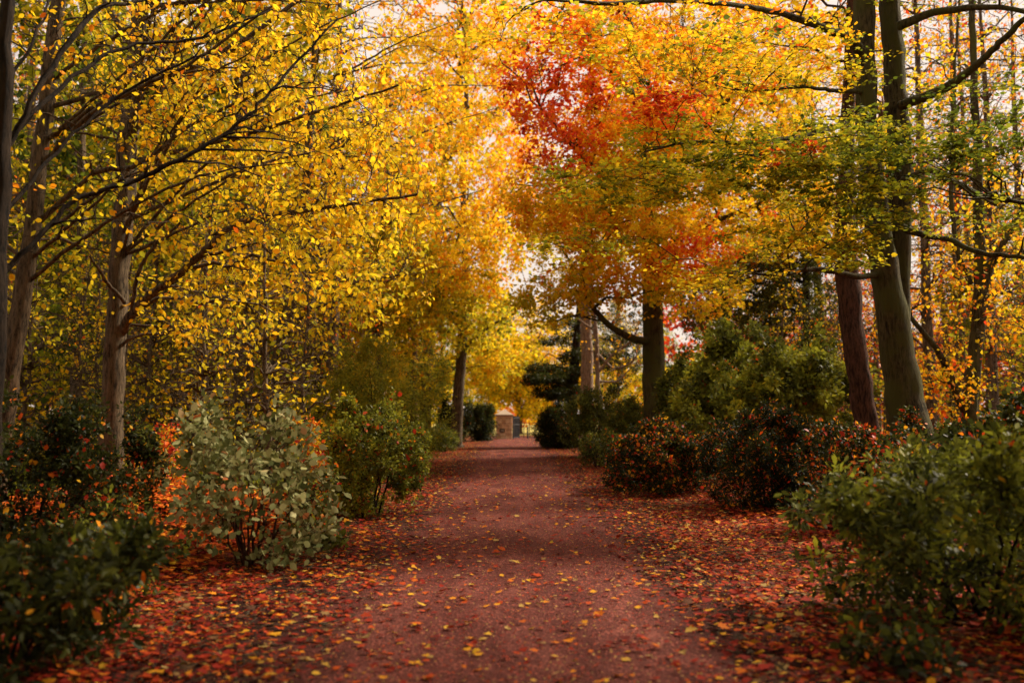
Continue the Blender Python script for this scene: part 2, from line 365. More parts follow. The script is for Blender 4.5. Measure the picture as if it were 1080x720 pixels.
def hgt(x,y):
    x=np.asarray(x,float); y=np.asarray(y,float)
    e=np.clip((np.abs(x-.05)-2.6)/3.,0,1); e=e*e*(3-2*e)
    h=e*(.10+.12*np.sin(x*.45+1)*np.sin(y*.31+.5)+.05*np.sin(x*1.3)*np.sin(y*1.1))
    h+=.28*np.exp(-((x+5.2)/1.8)**2-((y-14)/4.)**2)
    return h*np.clip((78-y)/8,0,1)
def grid(name,x0,x1,y0,y1,nx,ny,zf,mat):
    xs=np.linspace(x0,x1,nx); ys=np.linspace(y0,y1,ny); X,Y=np.meshgrid(xs,ys); Z=zf(X,Y)
    V=np.stack([X,Y,Z],-1).reshape(-1,3); i=np.arange(ny-1)[:,None]*nx+np.arange(nx-1)[None]
    q=np.stack([i,i+1,i+nx+1,i+nx],-1).reshape(-1)
    return raw_mesh(name,V,np.full(len(q)//4,4),q,mat,smooth=True)
g=grid('ground',-60,60,-30,84,240,228,lambda x,y:hgt(x,y),ground_mat()); tag(g,kind='structure',label='woodland floor covered in fallen leaves')
big=grid('far_ground',-900,900,-900,1500,3,3,lambda x,y:x*0-.12,ground_mat()); tag(big,kind='structure')
# path with a ragged edge
ys=np.linspace(-12,76,352); 
hw=2.12+.5*np.exp(-((ys-4)/4.)**2)+.10*np.sin(ys*.9)+.07*np.sin(ys*2.3+1)+rng.normal(0,.03,len(ys)); hw2=2.12+.10*np.sin(ys*.7+2)+.07*np.sin(ys*1.9)+rng.normal(0,.03,len(ys))
cols=np.linspace(0,1,13); X=(-hw[:,None])*(1-cols)+hw2[:,None]*cols+.1; Y=np.repeat(ys[:,None],13,1)
Z=.006+.035*(1-((cols-.5)*2)**2)[None]+0*X
V=np.stack([X,Y,Z],-1).reshape(-1,3); i=np.arange(len(ys)-1)[:,None]*13+np.arange(12)[None]; q=np.stack([i,i+1,i+14,i+13],-1).reshape(-1)
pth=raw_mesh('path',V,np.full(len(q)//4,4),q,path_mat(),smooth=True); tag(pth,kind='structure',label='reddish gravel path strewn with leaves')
mm=newmat('meadow_grass'); m_,nt,N,L_,out=mm
tc=N.new('ShaderNodeTexCoord'); n=N.new('ShaderNodeTexNoise'); n.inputs['Scale'].default_value=1.5; n.inputs['Detail'].default_value=8; L_.new(tc.outputs['Object'],n.inputs[0])
r=ramp(nt,[(.35,(.12,.13,.012)),(.5,(.27,.22,.02)),(.62,(.42,.27,.03)),(.75,(.42,.17,.03))]); L_.new(n.outputs[0],r.inputs[0])
p=N.new('ShaderNodeBsdfPrincipled'); p.inputs['Roughness'].default_value=.9; L_.new(r.outputs[0],p.inputs['Base Color']); L_.new(p.outputs[0],out.inputs[0])
md=grid('meadow',-60,60,84,240,8,8,lambda x,y:x*0+.0,m_); tag(md,kind='structure',label='leaf-strewn meadow beyond the gate')

# fallen leaves
def scatter():
    P=[];S=[];T=[]
    def put(n,x,y,tone,s,lift=.0):
        keep=np.ones(len(x),bool); 
        z=np.maximum(hgt(x,y),np.where(np.abs(x-.1)<2.1,.012+.035*(1-np.clip((x-.1)/2.1,-1,1)**2),0))+rng.uniform(.004,.012,len(x))+rng.uniform(0,lift,len(x))
        P.append(np.stack([x,y,z],1)); S.append(s); T.append(tone)
    def rndy(n,a,b,pw):   # denser near the camera
        u=rng.uniform(size=n); return a*(b/a)**(u**pw)
    # verges
    for sgn in (-1,1):
        n=110000; y=rndy(n,3.5,60,.95); e=rng.uniform(size=n)**1.0*4.2; x=sgn*(.95+e)+.1
        cl=.5+.35*np.sin(x*2.3+np.sin(y*1.1)*2)*np.sin(y*1.9+1)+.3*np.sin(x*5.1+y*3.7); pr=np.clip((np.abs(x-.1)-(1.15 if sgn<0 else .95))/1.2,0.03,1)**1.1*np.clip(.35+cl,.15,1)
        k=rng.uniform(size=n)<pr; x,y=x[k],y[k]; n=len(x)
        t=np.where(rng.uniform(size=n)<.80,rng.normal(.89,.07,n),rng.normal(.72,.09,n))
        t=np.where(rng.uniform(size=n)<.10,rng.uniform(.40,.6,n),t); t=np.where(rng.uniform(size=n)<.16,rng.uniform(.05,.3,n),t); put(n,x,y,t,rng.gamma(4,.0095,n).clip(.013,.09),.045)
        n=26000; y=rndy(n,6,45,1.0); x=sgn*rng.uniform(3.2,11,n)+.1
        t=np.where(rng.uniform(size=n)<.5,rng.normal(.74,.07,n),rng.normal(.89,.06,n)); put(n,x,y,t,rng.uniform(.05,.10,n),.07)
    n=12000; x=rng.normal(-4.9,1.2,n); y=rng.normal(12.8,2.4,n); k=(x<-2.9)&(y>7.5); put(0,x[k],y[k],rng.normal(.71,.06,k.sum()),rng.uniform(.05,.11,k.sum()),.10)
    # sparse on the path
    n=26000; y=rndy(n,3.2,70,.75); x=rng.uniform(-2.1,2.1,n)+.1
    k=rng.uniform(size=n)<(.22+.78*np.abs((x-.1)/2.1)**2); x,y=x[k],y[k]; n=len(x)
    c=rng.uniform(size=n); t=np.where(c<.56,rng.normal(.88,.08,n),np.where(c<.78,rng.normal(.69,.06,n),np.where(c<.91,rng.normal(.55,.04,n),rng.normal(.42,.05,n))))
    put(n,x,y,t,rng.uniform(.018,.065,n)*np.where(rng.uniform(size=n)<.10,1.5,1),.006)
    # crumbs
    n=34000; y=rndy(n,3.2,34,.9); x=rng.uniform(-2.4,2.4,n)+.1; put(n,x,y,rng.choice([.2,.42,.8,.9,.97],n)+rng.normal(0,.04,n),rng.uniform(.010,.024,n),.004)
    P=np.concatenate(P);S=np.concatenate(S);T=np.clip(np.concatenate(T),.01,.99); n=len(P)
    a=rng.uniform(0,6.283,n); d=np.stack([np.cos(a),np.sin(a),rng.normal(0,.16,n)],1); nn=np.stack([rng.normal(0,.22,n),rng.normal(0,.22,n),np.ones(n)],1)
    big=(S>.045)&(P[:,1]<26)
    fa=leaves(P[big],d[big],nn[big],S[big],T[big],T_MA); fb=leaves(P[~big],d[~big],nn[~big],S[~big],T[~big],T_OV)
    V=np.concatenate([fa[0],fb[0]]); nf=np.concatenate([fa[1],fb[1]]); lp=np.concatenate([fa[2],fb[2]+len(fa[0])]); tt=np.concatenate([fa[3],fb[3]])
    o=raw_mesh('fallen_leaves',V,nf,lp,M_LITTER,tone=tt); tag(o,'red, orange and yellow fallen leaves lying over path and verges','leaves',kind='stuff')
scatter()
def ground_twigs():
    n=1500; x=rng.choice([-1,1],n)*(1.2+np.abs(rng.normal(0,2.2,n)))+.1; y=3.5*(40/3.5)**rng.uniform(size=n); a=rng.uniform(0,6.28,n); l=rng.uniform(.06,.38,n)
    t=np.linspace(-.5,.5,5); b=rng.normal(0,.12,(n,5)); b[:,[0,4]]*=.3
    P=np.stack([x[:,None]+(np.cos(a)[:,None]*t-np.sin(a)[:,None]*b)*l[:,None], y[:,None]+(np.sin(a)[:,None]*t+np.cos(a)[:,None]*b)*l[:,None], np.zeros((n,5))],-1)
    P[...,2]=np.maximum(hgt(P[...,0],P[...,1]),np.where(np.abs(P[...,0]-.1)<2.3,.03,0))+.03+rng.uniform(0,.02,(n,5))
    V,q=tubes(P,np.repeat(rng.uniform(.002,.006,(n,1)),5,1),5); o=raw_mesh('fallen_twigs',V,np.full(len(q)//4,4),q,M_BARK,smooth=True); tag(o,'short dead twigs lying among the fallen leaves','twigs',kind='stuff')
ground_twigs()

# rough grass behind the left shrubs
def grass(name,label,x0,x1,y0,y1,n,h,tone,edge=False):
    x=rng.uniform(x0,x1,n); y=rng.uniform(y0,y1,n); cl=np.sin(x*2.1)*np.sin(y*1.7)+.6*np.sin(x*.9+y*.6)+rng.normal(0,.5,n)+np.minimum(0,(y-y0-3)*.4); k=cl>-.1; x,y=x[k],y[k]; n=len(x)
    P=np.stack([x,y,hgt(x,y)],1); d=np.stack([rng.normal(0,.35,n),rng.normal(0,.35,n),np.ones(n)],1); nn=rng.normal(size=(n,3)); nn[:,2]*=.2
    T=(np.array([(-.035,0,0),(.035,0,0),(.02,.6,.05),(0,1,.16),(-.02,.6,.05)]),[(0,1,2,4),(4,2,3)])
    V,nf,lp,tt=leaves(P,d,nn,h*rng.uniform(.4,1.1,n),np.clip(rng.normal(tone,.05,n),0,1),T)
    o=raw_mesh(name,V,nf,lp,M_LEAF,tone=tt); tag(o,label,'grass',kind='stuff')
grass('rough_grass','rough green grass growing under the trees behind left shrubs',-16,-2.9,15.,36,70000,.42,.27)
grass('verge_grass','short grass tufts at the left path edge',-3.6,-1.9,10,30,5000,.10,.2)

# ------------------------------------------------------------------ gate
M_STONE=None
def stone():
    m,nt,N,L_,out=newmat('sandstone')
    tc=N.new('ShaderNodeTexCoord'); oi=N.new('ShaderNodeNewGeometry')
    n=N.new('ShaderNodeTexNoise'); n.inputs['Scale'].default_value=5; n.inputs['Detail'].default_value=7; L_.new(tc.outputs['Object'],n.inputs[0])
    ad=N.new('ShaderNodeMath'); ad.operation='MULTIPLY_ADD'; L_.new(oi.outputs['Random Per Island'],ad.inputs[0]); ad.inputs[1].default_value=.5; L_.new(n.outputs[0],ad.inputs[2])
    r=ramp(nt,[(.35,(.30,.19,.12)),(.65,(.56,.39,.25)),(1,(.68,.54,.38))]); L_.new(ad.outputs[0],r.inputs[0])
    p=N.new('ShaderNodeBsdfPrincipled'); p.inputs['Roughness'].default_value=.9; L_.new(r.outputs[0],p.inputs['Base Color'])
    b=N.new('ShaderNodeBump'); b.inputs['Strength'].default_value=.6; b.inputs['Distance'].default_value=.02; L_.new(n.outputs[0],b.inputs['Height']); L_.new(b.outputs[0],p.inputs['Normal']); L_.new(p.outputs[0],out.inputs[0]); return m
M_STONE=stone(); M_MORT=plain('mortar',(.20,.15,.10),.95); M_CAPS=plain('cap_stone',(.36,.28,.20),.85)
M_IRON=plain('painted_iron',(.035,.038,.045),.5,.2); M_PLATE=plain('sign_black',(.015,.015,.018),.4); M_WHITE=plain('sign_white',(.6,.58,.52),.5)
def gate():
    d=68.5; x0=gx(523.3,d); x1=gx(540.2,d); w=x1-x0; y0=d; y1=d+w; zt=W(0,437.5,d)[2]
    root=empty('gate_pillar',((x0+x1)/2,(y0+y1)/2,0)); tag(root,'square sandstone gate pillar with pyramid cap and small black plate','gate pillar')
    cx,cy=(x0+x1)/2,(y0+y1)/2; root.location=(cx,cy,0)
    core=MB(); core.box(-w/2+.03,w/2-.03,-w/2+.03,w/2-.03,0,zt-.2); core.build('core',M_MORT,root)
    s=MB(); z=0; row=0
    hs=[.24,.16,.20,.13,.22,.15,.18,.14,.20,.15]; 
    while z<zt-.22:
        h=min(hs[row%10],zt-.2-z)
        for side in range(4):
            a=-w/2; 
            while a<w/2-.01:
                l=random.uniform(.22,.5); b=min(w/2,a+l); 
                if w/2-b<.12: b=w/2
                g=.008; o=random.uniform(0,.015)
                def rot(x,y):
                    for _ in range(side): x,y=-y,x
                    return x,y
                (ax,ay)=rot(a+g,-w/2-o); (bx,by)=rot(b-g,-w/2+.1)
                s.box(min(ax,bx),max(ax,bx),min(ay,by),max(ay,by),z+g,z+h-g,.004); a=b
        z+=h; row+=1
    s.build('stonework',M_STONE,root,.008)
    q=MB(); q.box(-w/2-.02,w/2+.02,-w/2-.02,w/2+.02,zt-.2,zt-.06); q.build('frieze',M_STONE,root)
    c=MB(); e=w/2+.09; za=W(0,431.2,d)[2]
    c.box(-e,e,-e,e,zt-.058,zt+.03); c.add([(-e,-e,zt+.032),(e,-e,zt+.032),(e,e,zt+.032),(-e,e,zt+.032),(0,0,za)],[(0,1,4),(1,2,4),(2,3,4),(3,0,4)])
    c.build('cap',M_CAPS,root,.01)
    pl=MB(); px=gx(529.7,d)-cx; pz=W(0,453.8,d)[2]; pl.box(px-.17,px+.17,-w/2-.05,-w/2-.018,pz-.12,pz+.12); o=pl.build('sign_plate',M_PLATE,root)
    t=MB(); t.box(px-.075,px-.045,-w/2-.056,-w/2-.052,pz-.05,pz+.05); t.box(px-.09,px-.075,-w/2-.056,-w/2-.052,pz+.02,pz+.05)
    t.box(px+.0,px+.09,-w/2-.056,-w/2-.052,pz+.03,pz+.05); t.box(px+.0,px+.09,-w/2-.056,-w/2-.052,pz-.05,pz-.03); t.box(px+.07,px+.09,-w/2-.056,-w/2-.052,pz-.03,pz+.03); t.box(px,px+.02,-w/2-.056,-w/2-.052,pz-.03,pz+.03)
    t.build('lettering',M_WHITE,o)
    # gate leaf swung open, seen nearly edge on
    xg=gx(541.2,d); top=W(0,438.2,d)[2]
    r=empty('iron_gate',(xg,d+.4,0)); tag(r,'dark iron gate leaf swung open beside the stone pillar','gate')
    ang=R(76); n=17; Lg=1.75
    def q_(a,z): return (a*math.cos(ang),a*math.sin(ang),z)
    f=MB()
    for z in (.12,1.0,top-.15): f.tube(q_(0,z),q_(Lg,z),.03,n=6)
    f.tube(q_(0,.03),q_(0,top),.045,n=8); f.tube(q_(Lg,.05),q_(Lg,top-.05),.035,n=8); f.build('gate_frame',M_IRON,r)
    b=MB()
    for k in range(1,n): b.tube(q_(Lg*k/n,.12),q_(Lg*k/n,top-.03),.016,n=6)
    b.build('bars',M_IRON,r)
    # estate railing across the opening
    d2=72.; xa=gx(546.5,d2); xb=gx(600,d2); top=W(0,444.2,d2)[2]
    r=empty('iron_railing',(xa,d2,0)); tag(r,'low iron estate railing with thin uprights across the meadow edge','railing')
    n=9
    for k in range(n+1):
        f=MB(); x=(xb-xa)*k/n; f.box(x-.025,x+.025,-.02,.02,0,top-.08 if k%2 else top); f.build('upright',M_IRON,r)
    f=MB()
    for z in (.35,.65,.95,top-.1): f.tube((0,-.03,z),(xb-xa,-.03,z),.014,n=6)
    f.build('rails',M_IRON,r)
    # short dark bollard
    d3=69.5; o=MB(); x=gx(556.5,d3); z=W(0,450.5,d3)[2]; o.tube((0,0,0),(0,0,z),.055,.05,10); o.tube((0,0,z),(0,0,z+.05),.06,.03,10)
    r=o.build('bollard',M_IRON); r.location=(x,d3,0); tag(r,'short black bollard standing in the gateway','bollard')
gate()

exec_trees=True
# ------------------------------------------------------------------ left trees
Z=lambda *a:a
# A near the left edge, with long bare dark branches reaching to the right
stA=[rooted(8.8,[(-8,500,8.5),(-1,300,8),(5,100,7.5),(9,-40,6.5)])]
plant('overhanging_tree','dark thin trunk cut by the left frame edge with long bare branches','tree',stA[0][0][0],stA+[
  L(9,[(4,160,3.6),(47,83,3.4,9.2),(100,13,2.8,9.6),(143,3,2,10),(200,-14,1.4,10.5)]),
  L(9,[(4,152,2.6),(67,90,2.4,9.5),(133,50,2,10),(213,40,1.6,10.5),(287,10,1,11)]),
  L(9,[(-6,296,3.2),(30,262,3,9.2),(77,213,2.7,9.5),(143,190,2.5,9.8),(200,163,2.3,10),(260,123,2,10.3),(300,80,1.6,10.6),(357,20,1,11)]),
  L(9,[(4,225,2.4),(60,160,2,9.5),(120,105,1.6,10),(205,60,1.2,10.4)]),
  L(9,[(4,100,2),(40,30,1.6,9.4),(60,-20,1.2,9.8)])],
  [B(200,60,10.5,170,90,1.2,3,.56,.05),B(330,120,11,80,110,1,2,.54,.04),B(90,200,10,110,90,1.2,1,.55),B(60,20,10,90,60,1.2,1,.6)],
  20,90,320,650,.065,T_OV,M_LEAF,M_BARKD,hang=.5,wig=.035,twig=.0028)
# B leaning trunk
stB=[rooted(13,[(-10,545,12.5),(3,440,11.5),(25,300,10),(45,150,8.3),(62,0,7),(78,-140,6)])]
plant('leaning_tree','brown trunk leaning right beside the dark trunk at left edge','tree',stB[0][0][0],stB+[
  L(13,[(40,235,3),(100,183,2.6),(147,173,2.4),(200,133,2),(240,113,1.7),(283,93,1.2)]),
  L(13,[(45,170,3),(100,117,2.6,12.6),(160,87,2.2,12.3),(207,63,1.8,12),(287,7,1.2,12)]),
  L(13,[(30,280,2.4),(-30,220,2),(-80,150,1.5)])]
  +arcs(*stB[0],10,3,7,3.4,(.3,1),(-.6,.3),(.25,.7),.03),
  [B(60,120,13.5,130,140,2,2.4,.44,.12),B(180,60,13,120,90,1.6,3,.55),B(20,300,14,100,80,1.5,1,.42),B(230,190,13,110,80,1.5,1.4,.53,.05)],
  34,210,620,2500,.08,T_OV,M_LEAF,M_BARK,hang=.5,twig=.004)
# C upright grey-brown trunk with the big rising limb
stC=[rooted(15,[(115,530,13.5),(119,400,11.8),(127,270,10.8),(136,150,10),(149,10,8.5),(160,-150,8)])]
plant('lime_tree','upright grey-brown trunk left of centre with curved limb rising right','tree',stC[0][0][0],stC+[
  L(15,[(127,352,5),(150,318,4.6,14.6),(178,298,4.2,14.2),(212,268,3.6,13.8),(240,242,3.2,13.6),(275,229,2.7,13.4),(330,221,2.1,13.2),(440,205,1.3,13)]),
  L(15,[(139,335,2.6,14.8),(145,290,2.2,14.4),(162,262,1.8,14.2),(190,235,1.4,14)]),
  L(15,[(132,320,2.4,14.8),(110,295,2,14.5),(95,270,1.4,14.2)]),
  L(15,[(138,140,4),(190,80,3.2),(260,40,2.6),(330,-10,2)]),
  L(15,[(146,60,4),(110,0,3),(80,-60,2)]),
  L(15,[(136,170,3),(230,150,2.4,14),(330,120,1.7,13.4),(420,90,1.2,13)])]
  +arcs(*stC[0],20,3,8,4.4,(.3,1),(-.8,.2),(.05,.65),.034)+arcs(*stC[0],5,3.4,7,2.4,(-1,-.2),(-.6,.4),(.1,.6),.02),
  [B(230,130,14.5,110,90,2.2,3,.53,.05),B(330,250,13.4,90,70,1.4,2.6,.52,.04),B(330,90,13.6,100,90,2,3,.54,.05),B(230,320,14.5,90,60,1.6,1.6,.51,.04),B(120,60,15.5,120,90,2.2,2,.46,.1),B(390,190,13.6,60,90,1.2,1.8,.53,.03),B(200,-60,15,200,80,3,2,.5)],
  46,320,1100,6400,.085,T_OV,M_LEAF,M_BARK,hang=.6,twig=.0042)
# E multi-stemmed tree further in
stE=[rooted(24,[(285,440,10),(292,395,8.5),(300,350,7),(312,290,6),(322,200,5),(330,90,4),(336,0,3)]),
     L(24,[(288,402,5),(272,350,4,24.2),(262,290,3.4,24.4),(255,200,2.8,24.6),(250,90,2.2,25)])]
plant('coppiced_lime','forked brown stump-like trunk behind the green bush at left','tree',stE[0][0][0],stE+[
  L(24,[(298,360,3),(330,320,2.4,23.6),(370,300,1.8,23),(420,290,1.2,22.6)])]
  +arcs(*stE[0],14,4,11,4.5,(.0,1),(-.8,.4),(.1,.6),.036)+arcs(*stE[1],6,3.5,8,3.5,(-1,.2),(-.6,.4),(.1,.6),.022),
  [B(370,110,23,110,110,3,3,.56,.06),B(300,300,23,110,70,2.6,2.4,.5,.05),B(400,270,22,60,90,2,2.2,.49,.05),B(250,200,25,120,100,2.4,2.4,.5,.06),B(330,0,24,140,80,3,2,.57,.06),B(440,160,22.5,60,100,2,2.2,.58,.07)],
  50,300,1100,8000,.125,T_RH,M_LEAF,M_BARK,hang=.5)
# F slim trunk by the path
stF=[rooted(50,[(481,462,7),(485,400,5.6),(488,350,5),(491,290,4),(489,200,3.2),(492,100,2.4),(490,10,1.6)])]
plant('slim_maple','slim trunk standing alone at the left path edge near the gate','tree',stF[0][0][0],stF+[
  L(50,[(487,370,2.2),(515,345,1.6),(545,330,1)]),L(50,[(488,350,2.2),(460,310,1.8),(430,290,1.2)])],
  [B(485,332,49,66,40,3.4,1.5,.42,.05),B(440,310,48,56,50,3,1.5,.44,.06),B(500,270,47,55,45,3.4,2,.54,.07),B(470,190,47,80,60,4,2.2,.53,.07),B(480,90,47,90,70,4,2.2,.55,.08),B(470,10,47,100,50,4,1.6,.58,.08)],
  50,300,1600,22000,.21,T_RH,M_LEAF,M_BARK,hang=.4)
stO=[rooted(60,[(448,455,6),(452,350,5),(462,220,4),(480,100,3),(500,0,2)])]
plant('tall_beech','tall orange and yellow beech filling the centre top behind the slim trunk','tree',stO[0][0][0],stO+[L(60,[(470,170,2.6),(520,120,2),(570,70,1.2)]),L(60,[(456,300,2.4),(500,250,1.8),(540,215,1.2)])],
  [B(450,240,60,60,70,5,2,.5,.07),B(530,225,60,46,34,4,1.5,.6,.06),B(440,110,60,70,80,5,2.2,.54,.07),B(530,150,58,50,50,4,1.4,.62,.08),B(520,60,58,70,60,4,1.4,.64,.08),B(590,225,60,50,34,4,1.4,.63,.06),B(400,330,60,50,60,4,1.6,.45,.07),B(505,320,62,34,34,4,1.6,.46,.06),B(520,375,62,40,34,4,1.8,.47,.06),B(440,400,60,40,34,4,1.4,.42,.06)],
  50,260,1500,23000,.27,T_RH,M_LEAF,M_BARK,hang=.4,twig=.008)
# ------------------------------------------------------------------ right trees
stG=[rooted(33,[(694,450,12.5),(691,425,11.5),(689,340,10.5),(686,250,9),(680,150,7),(668,60,5),(655,-40,3.5)])]
plant('red_maple','mossy straight trunk right of path carrying red and orange leaves','tree',stG[0][0][0],stG+[
  L(33,[(688,360,4.5),(672,358,4,32.6),(652,350,3.6,32.2),(636,336,3.1,31.8),(622,318,2.5,31.4),(612,290,1.8,31)]),
  L(33,[(684,230,4.5),(650,200,3.4,31.5),(610,160,2.6,30.5),(570,115,2,30)]),
  L(33,[(684,210,4),(730,150,3,31),(780,90,2,30)]),
  L(33,[(686,270,4),(740,240,2.8,32),(800,215,2,31)]),
  L(33,[(692,325,3),(702,300,2.6,33),(700,270,2,33),(720,240,1.4,33)]),
  L(33,[(676,110,4),(620,50,3,31),(560,10,2,30)])],
  [B(590,150,29.5,50,50,2.6,1.3,.80,.07),B(560,90,29.5,40,40,2,1.0,.78,.07),B(625,110,30,36,50,2,1.0,.80,.08),B(600,60,30,40,36,2,.9,.74,.09),B(655,85,30,60,50,3,1.6,.62,.08),B(560,30,30,70,45,2.4,1.1,.62,.08),
   B(705,190,31,95,75,3,2.8,.54,.07),B(630,250,30.5,60,42,2.4,1.6,.60,.09),B(600,215,30,60,35,2,1.2,.56,.07),B(760,250,32,80,40,3,1.6,.64,.12),B(720,262,31,50,30,2,.9,.74,.08),B(770,100,30,90,80,3,2.4,.55,.08),B(810,200,31,70,80,3,1.6,.50,.07),
   B(610,300,31,42,30,2,1.2,.50,.07),B(660,290,30.5,60,30,2.2,1.4,.55,.09),B(720,310,31,70,28,2.4,1.3,.50,.08),B(700,130,29,50,26,1.6,.8,.76,.07),B(685,225,29,60,44,1.6,2.4,.52,.08),B(668,150,29,60,50,1.6,2.,.57,.09),B(650,40,29,70,50,1.6,1.6,.60,.09),B(560,215,31,40,40,2,1.0,.56,.08),B(570,320,33,40,30,2,1.0,.45,.06)],
  60,360,2400,42000,.145,T_RH,M_LEAF,M_BARKM,flat=.35,hang=.3)
stP=[rooted(40,[(872,450,6),(868,380,5),(858,250,4),(845,120,3),(830,20,2)])]
plant('golden_beech','golden-leaved beech filling the gap between mossy trunk and twin beech','tree',stP[0][0][0],stP+[L(40,[(860,280,3),(800,220,2.4,38),(740,180,1.6,37)]),L(40,[(850,160,2.6),(790,90,2,38),(720,60,1.4,37)])],
  [B(760,150,38,90,90,4,3,.55,.07),B(700,100,38,90,80,3.4,2.4,.60,.08),B(800,60,38,110,70,4,2.4,.56,.09),B(840,200,39,70,70,3,2,.50,.07),B(760,260,39,90,50,3,2.2,.56,.09),B(700,20,38,120,60,3,2,.60,.08),B(650,180,38,50,60,2.6,1.2,.62,.08),B(800,320,40,70,30,2.4,.8,.45,.08)],
  50,260,2000,42000,.18,T_RH,M_LEAF,M_BARKM,flat=.4,hang=.3,twig=.006)
# H pale trunks with bare twigs
stH=[rooted(45,[(618,440,7),(619,400,6.2),(618,330,5.6),(616,240,4.6),(612,140,3.2)])]
plant('pink_barked_tree','straight pinkish trunk standing behind the dark bushes right of path','tree',stH[0][0][0],stH,
  [B(600,250,45,60,50,3,1,.5),B(650,230,45,60,50,3,1,.45),B(612,170,45,80,60,3,1,.58)],20,100,500,9000,.17,T_RH,M_LEAF,M_BARKP)
stH2=[rooted(42,[(634,440,3.2),(631,410,2.8),(629,360,2.6),(625,320,2.2),(622,250,1.6)])]
plant('bare_sapling','thin pale sapling with curling bare twigs beside the pinkish trunk','tree',stH2[0][0][0],stH2+[
  L(42,[(630,395,1.6),(645,375,1.3),(663,362,1.2),(674,345,.8)]),L(42,[(629,372,1.3),(648,388,1.2),(668,380,1),(674,362,.7)]),L(42,[(629,350,1.2),(612,338,1),(600,330,.7)]),
  L(42,[(631,402,1.1),(650,402,1),(662,392,.8)])],[B(645,365,42,34,36,1,1,.6)],12,50,90,120,.12,T_RH,M_LEAF,M_BARKP,twig=.008)
# I twin beech
stI=[rooted(17,[(972,528,34),(962,470,24),(951,410,19),(937,310,14.5),(923,210,12.5),(914,110,11.5),(911,20,11),(905,-120,10)],1.25),
     rooted(17.3,[(950,520,17),(948,430,12.5),(948,300,12),(949,200,12),(946,120,12),(941,40,11.5),(934,-60,11),(930,-160,9)],1.2)]
plant('twin_beech','massive twin-stemmed beech rising at right behind the shrubs','tree',stI[0][0][0],stI+[
  L(17,[(912,62,6),(895,40,5,16.6),(877,33,4.4,16.2),(837,18,3.6,15.6),(803,10,3,15),(760,4,2.6,14.4),(700,1,2.6,13.8),(640,4,2.3,13.2),(575,0,1.6,12.6)]),
  L(17,[(950,112,5.5),(987,97,4.8,16.4),(1020,77,4.3,16),(1050,50,3.6,15.6),(1078,23,2.8,15.2),(1110,0,2,15)]),
  L(17,[(948,28,5),(987,13,4,16.6),(1053,8,3,16),(1110,20,2,15.6)]),
  L(17,[(915,97,3),(880,96,2.4,16.5),(847,92,2,16),(787,97,1.3,15)]),
  L(17,[(918,180,3.6),(890,182,3,16),(862,172,2.6,15.4),(835,162,2.2,15),(800,163,1.6,14.6),(740,175,1.1,14)]),
  L(17,[(926,290,3.4),(905,291,3,16.4),(870,285,2.8,16),(847,285,2.4,15.8),(827,290,1.9,15.6),(787,288,1.2,15.4)]),
  L(17,[(952,240,4),(975,248,3.4,16.8),(1000,252,3,16.4),(1033,267,2.6,16),(1080,272,2,15.6),(1120,290,1.4,15.4)]),
  L(17,[(952,190,3.6),(985,180,3,16),(1030,205,2.4,15),(1085,215,1.8,14)]),
  L(17,[(916,120,3.4),(860,140,2.6,15.6),(800,150,2,14.6),(730,150,1.5,13.8),(680,160,1,13.2)])],
  [B(800,178,14,110,18,1.2,3,0.35,.06),B(730,150,13.8,90,22,1.2,2.2,0.37,.06),B(880,150,14,80,30,1.2,2,0.32,.05),B(1010,165,13.6,90,26,1.2,2.6,0.27,.05),
   B(870,195,14,90,18,1.2,2,0.35,.06),B(700,200,13.6,80,20,1.2,1.6,0.40,.06),B(690,30,13.5,140,34,1.4,1.6,0.50,.1),B(820,60,15,100,40,1.6,1.2,0.50,.1),B(1030,110,14.4,80,30,1.2,1.2,0.25,.05),
   B(835,158,13.8,45,9,.5,.35,0.80,.04),B(700,112,13.4,48,16,.8,.55,.84,.05),B(900,90,16,70,50,1.4,.5,0.40,.1),B(560,30,12.8,90,30,1.2,.7,0.55,.14),B(1040,230,14.8,80,24,1.2,.8,0.32,.05),B(1000,-60,16,160,60,3,2,.3),B(935,215,14.2,50,30,.8,1.3,0.32,.05),B(905,265,14.5,36,24,.8,.8,0.36,.06),B(930,150,14.5,50,24,.8,.8,0.35,.05),
   B(840,250,14,90,26,1.2,1.6,0.42,.07),B(640,190,13.2,90,20,1.2,1.4,0.38,.06),B(620,260,14,80,22,1.2,.9,0.40,.06),B(740,70,13.6,120,40,1.4,1.8,0.50,.12),B(760,290,15,80,20,1.2,.8,0.46,.07)],
  46,320,1900,24000,.075,T_OV,M_LEAF,M_BARKM,flat=.9,hang=.12,wig=.04,sides=20,seg=.45)
stJ=[rooted(19.5,[(928,520,15),(916,465,13),(905,390,12.5),(895,310,12),(891,260,11.5),(893,150,8),(898,20,6),(900,-100,4)])]
plant('red_barked_tree','reddish-brown trunk just left of the twin-stemmed beech','tree',stJ[0][0][0],stJ+[L(19.5,[(893,260,5),(912,200,4,20),(930,120,3,20.4)])],
  [B(860,240,20,80,40,2,1.6,.5,.07),B(900,100,21,100,90,2.6,2,.52,.08),B(840,20,20,120,60,2.6,1.6,.56,.08)],26,120,600,7600,.10,T_RH,M_LEAF,M_BARKR,flat=.4)
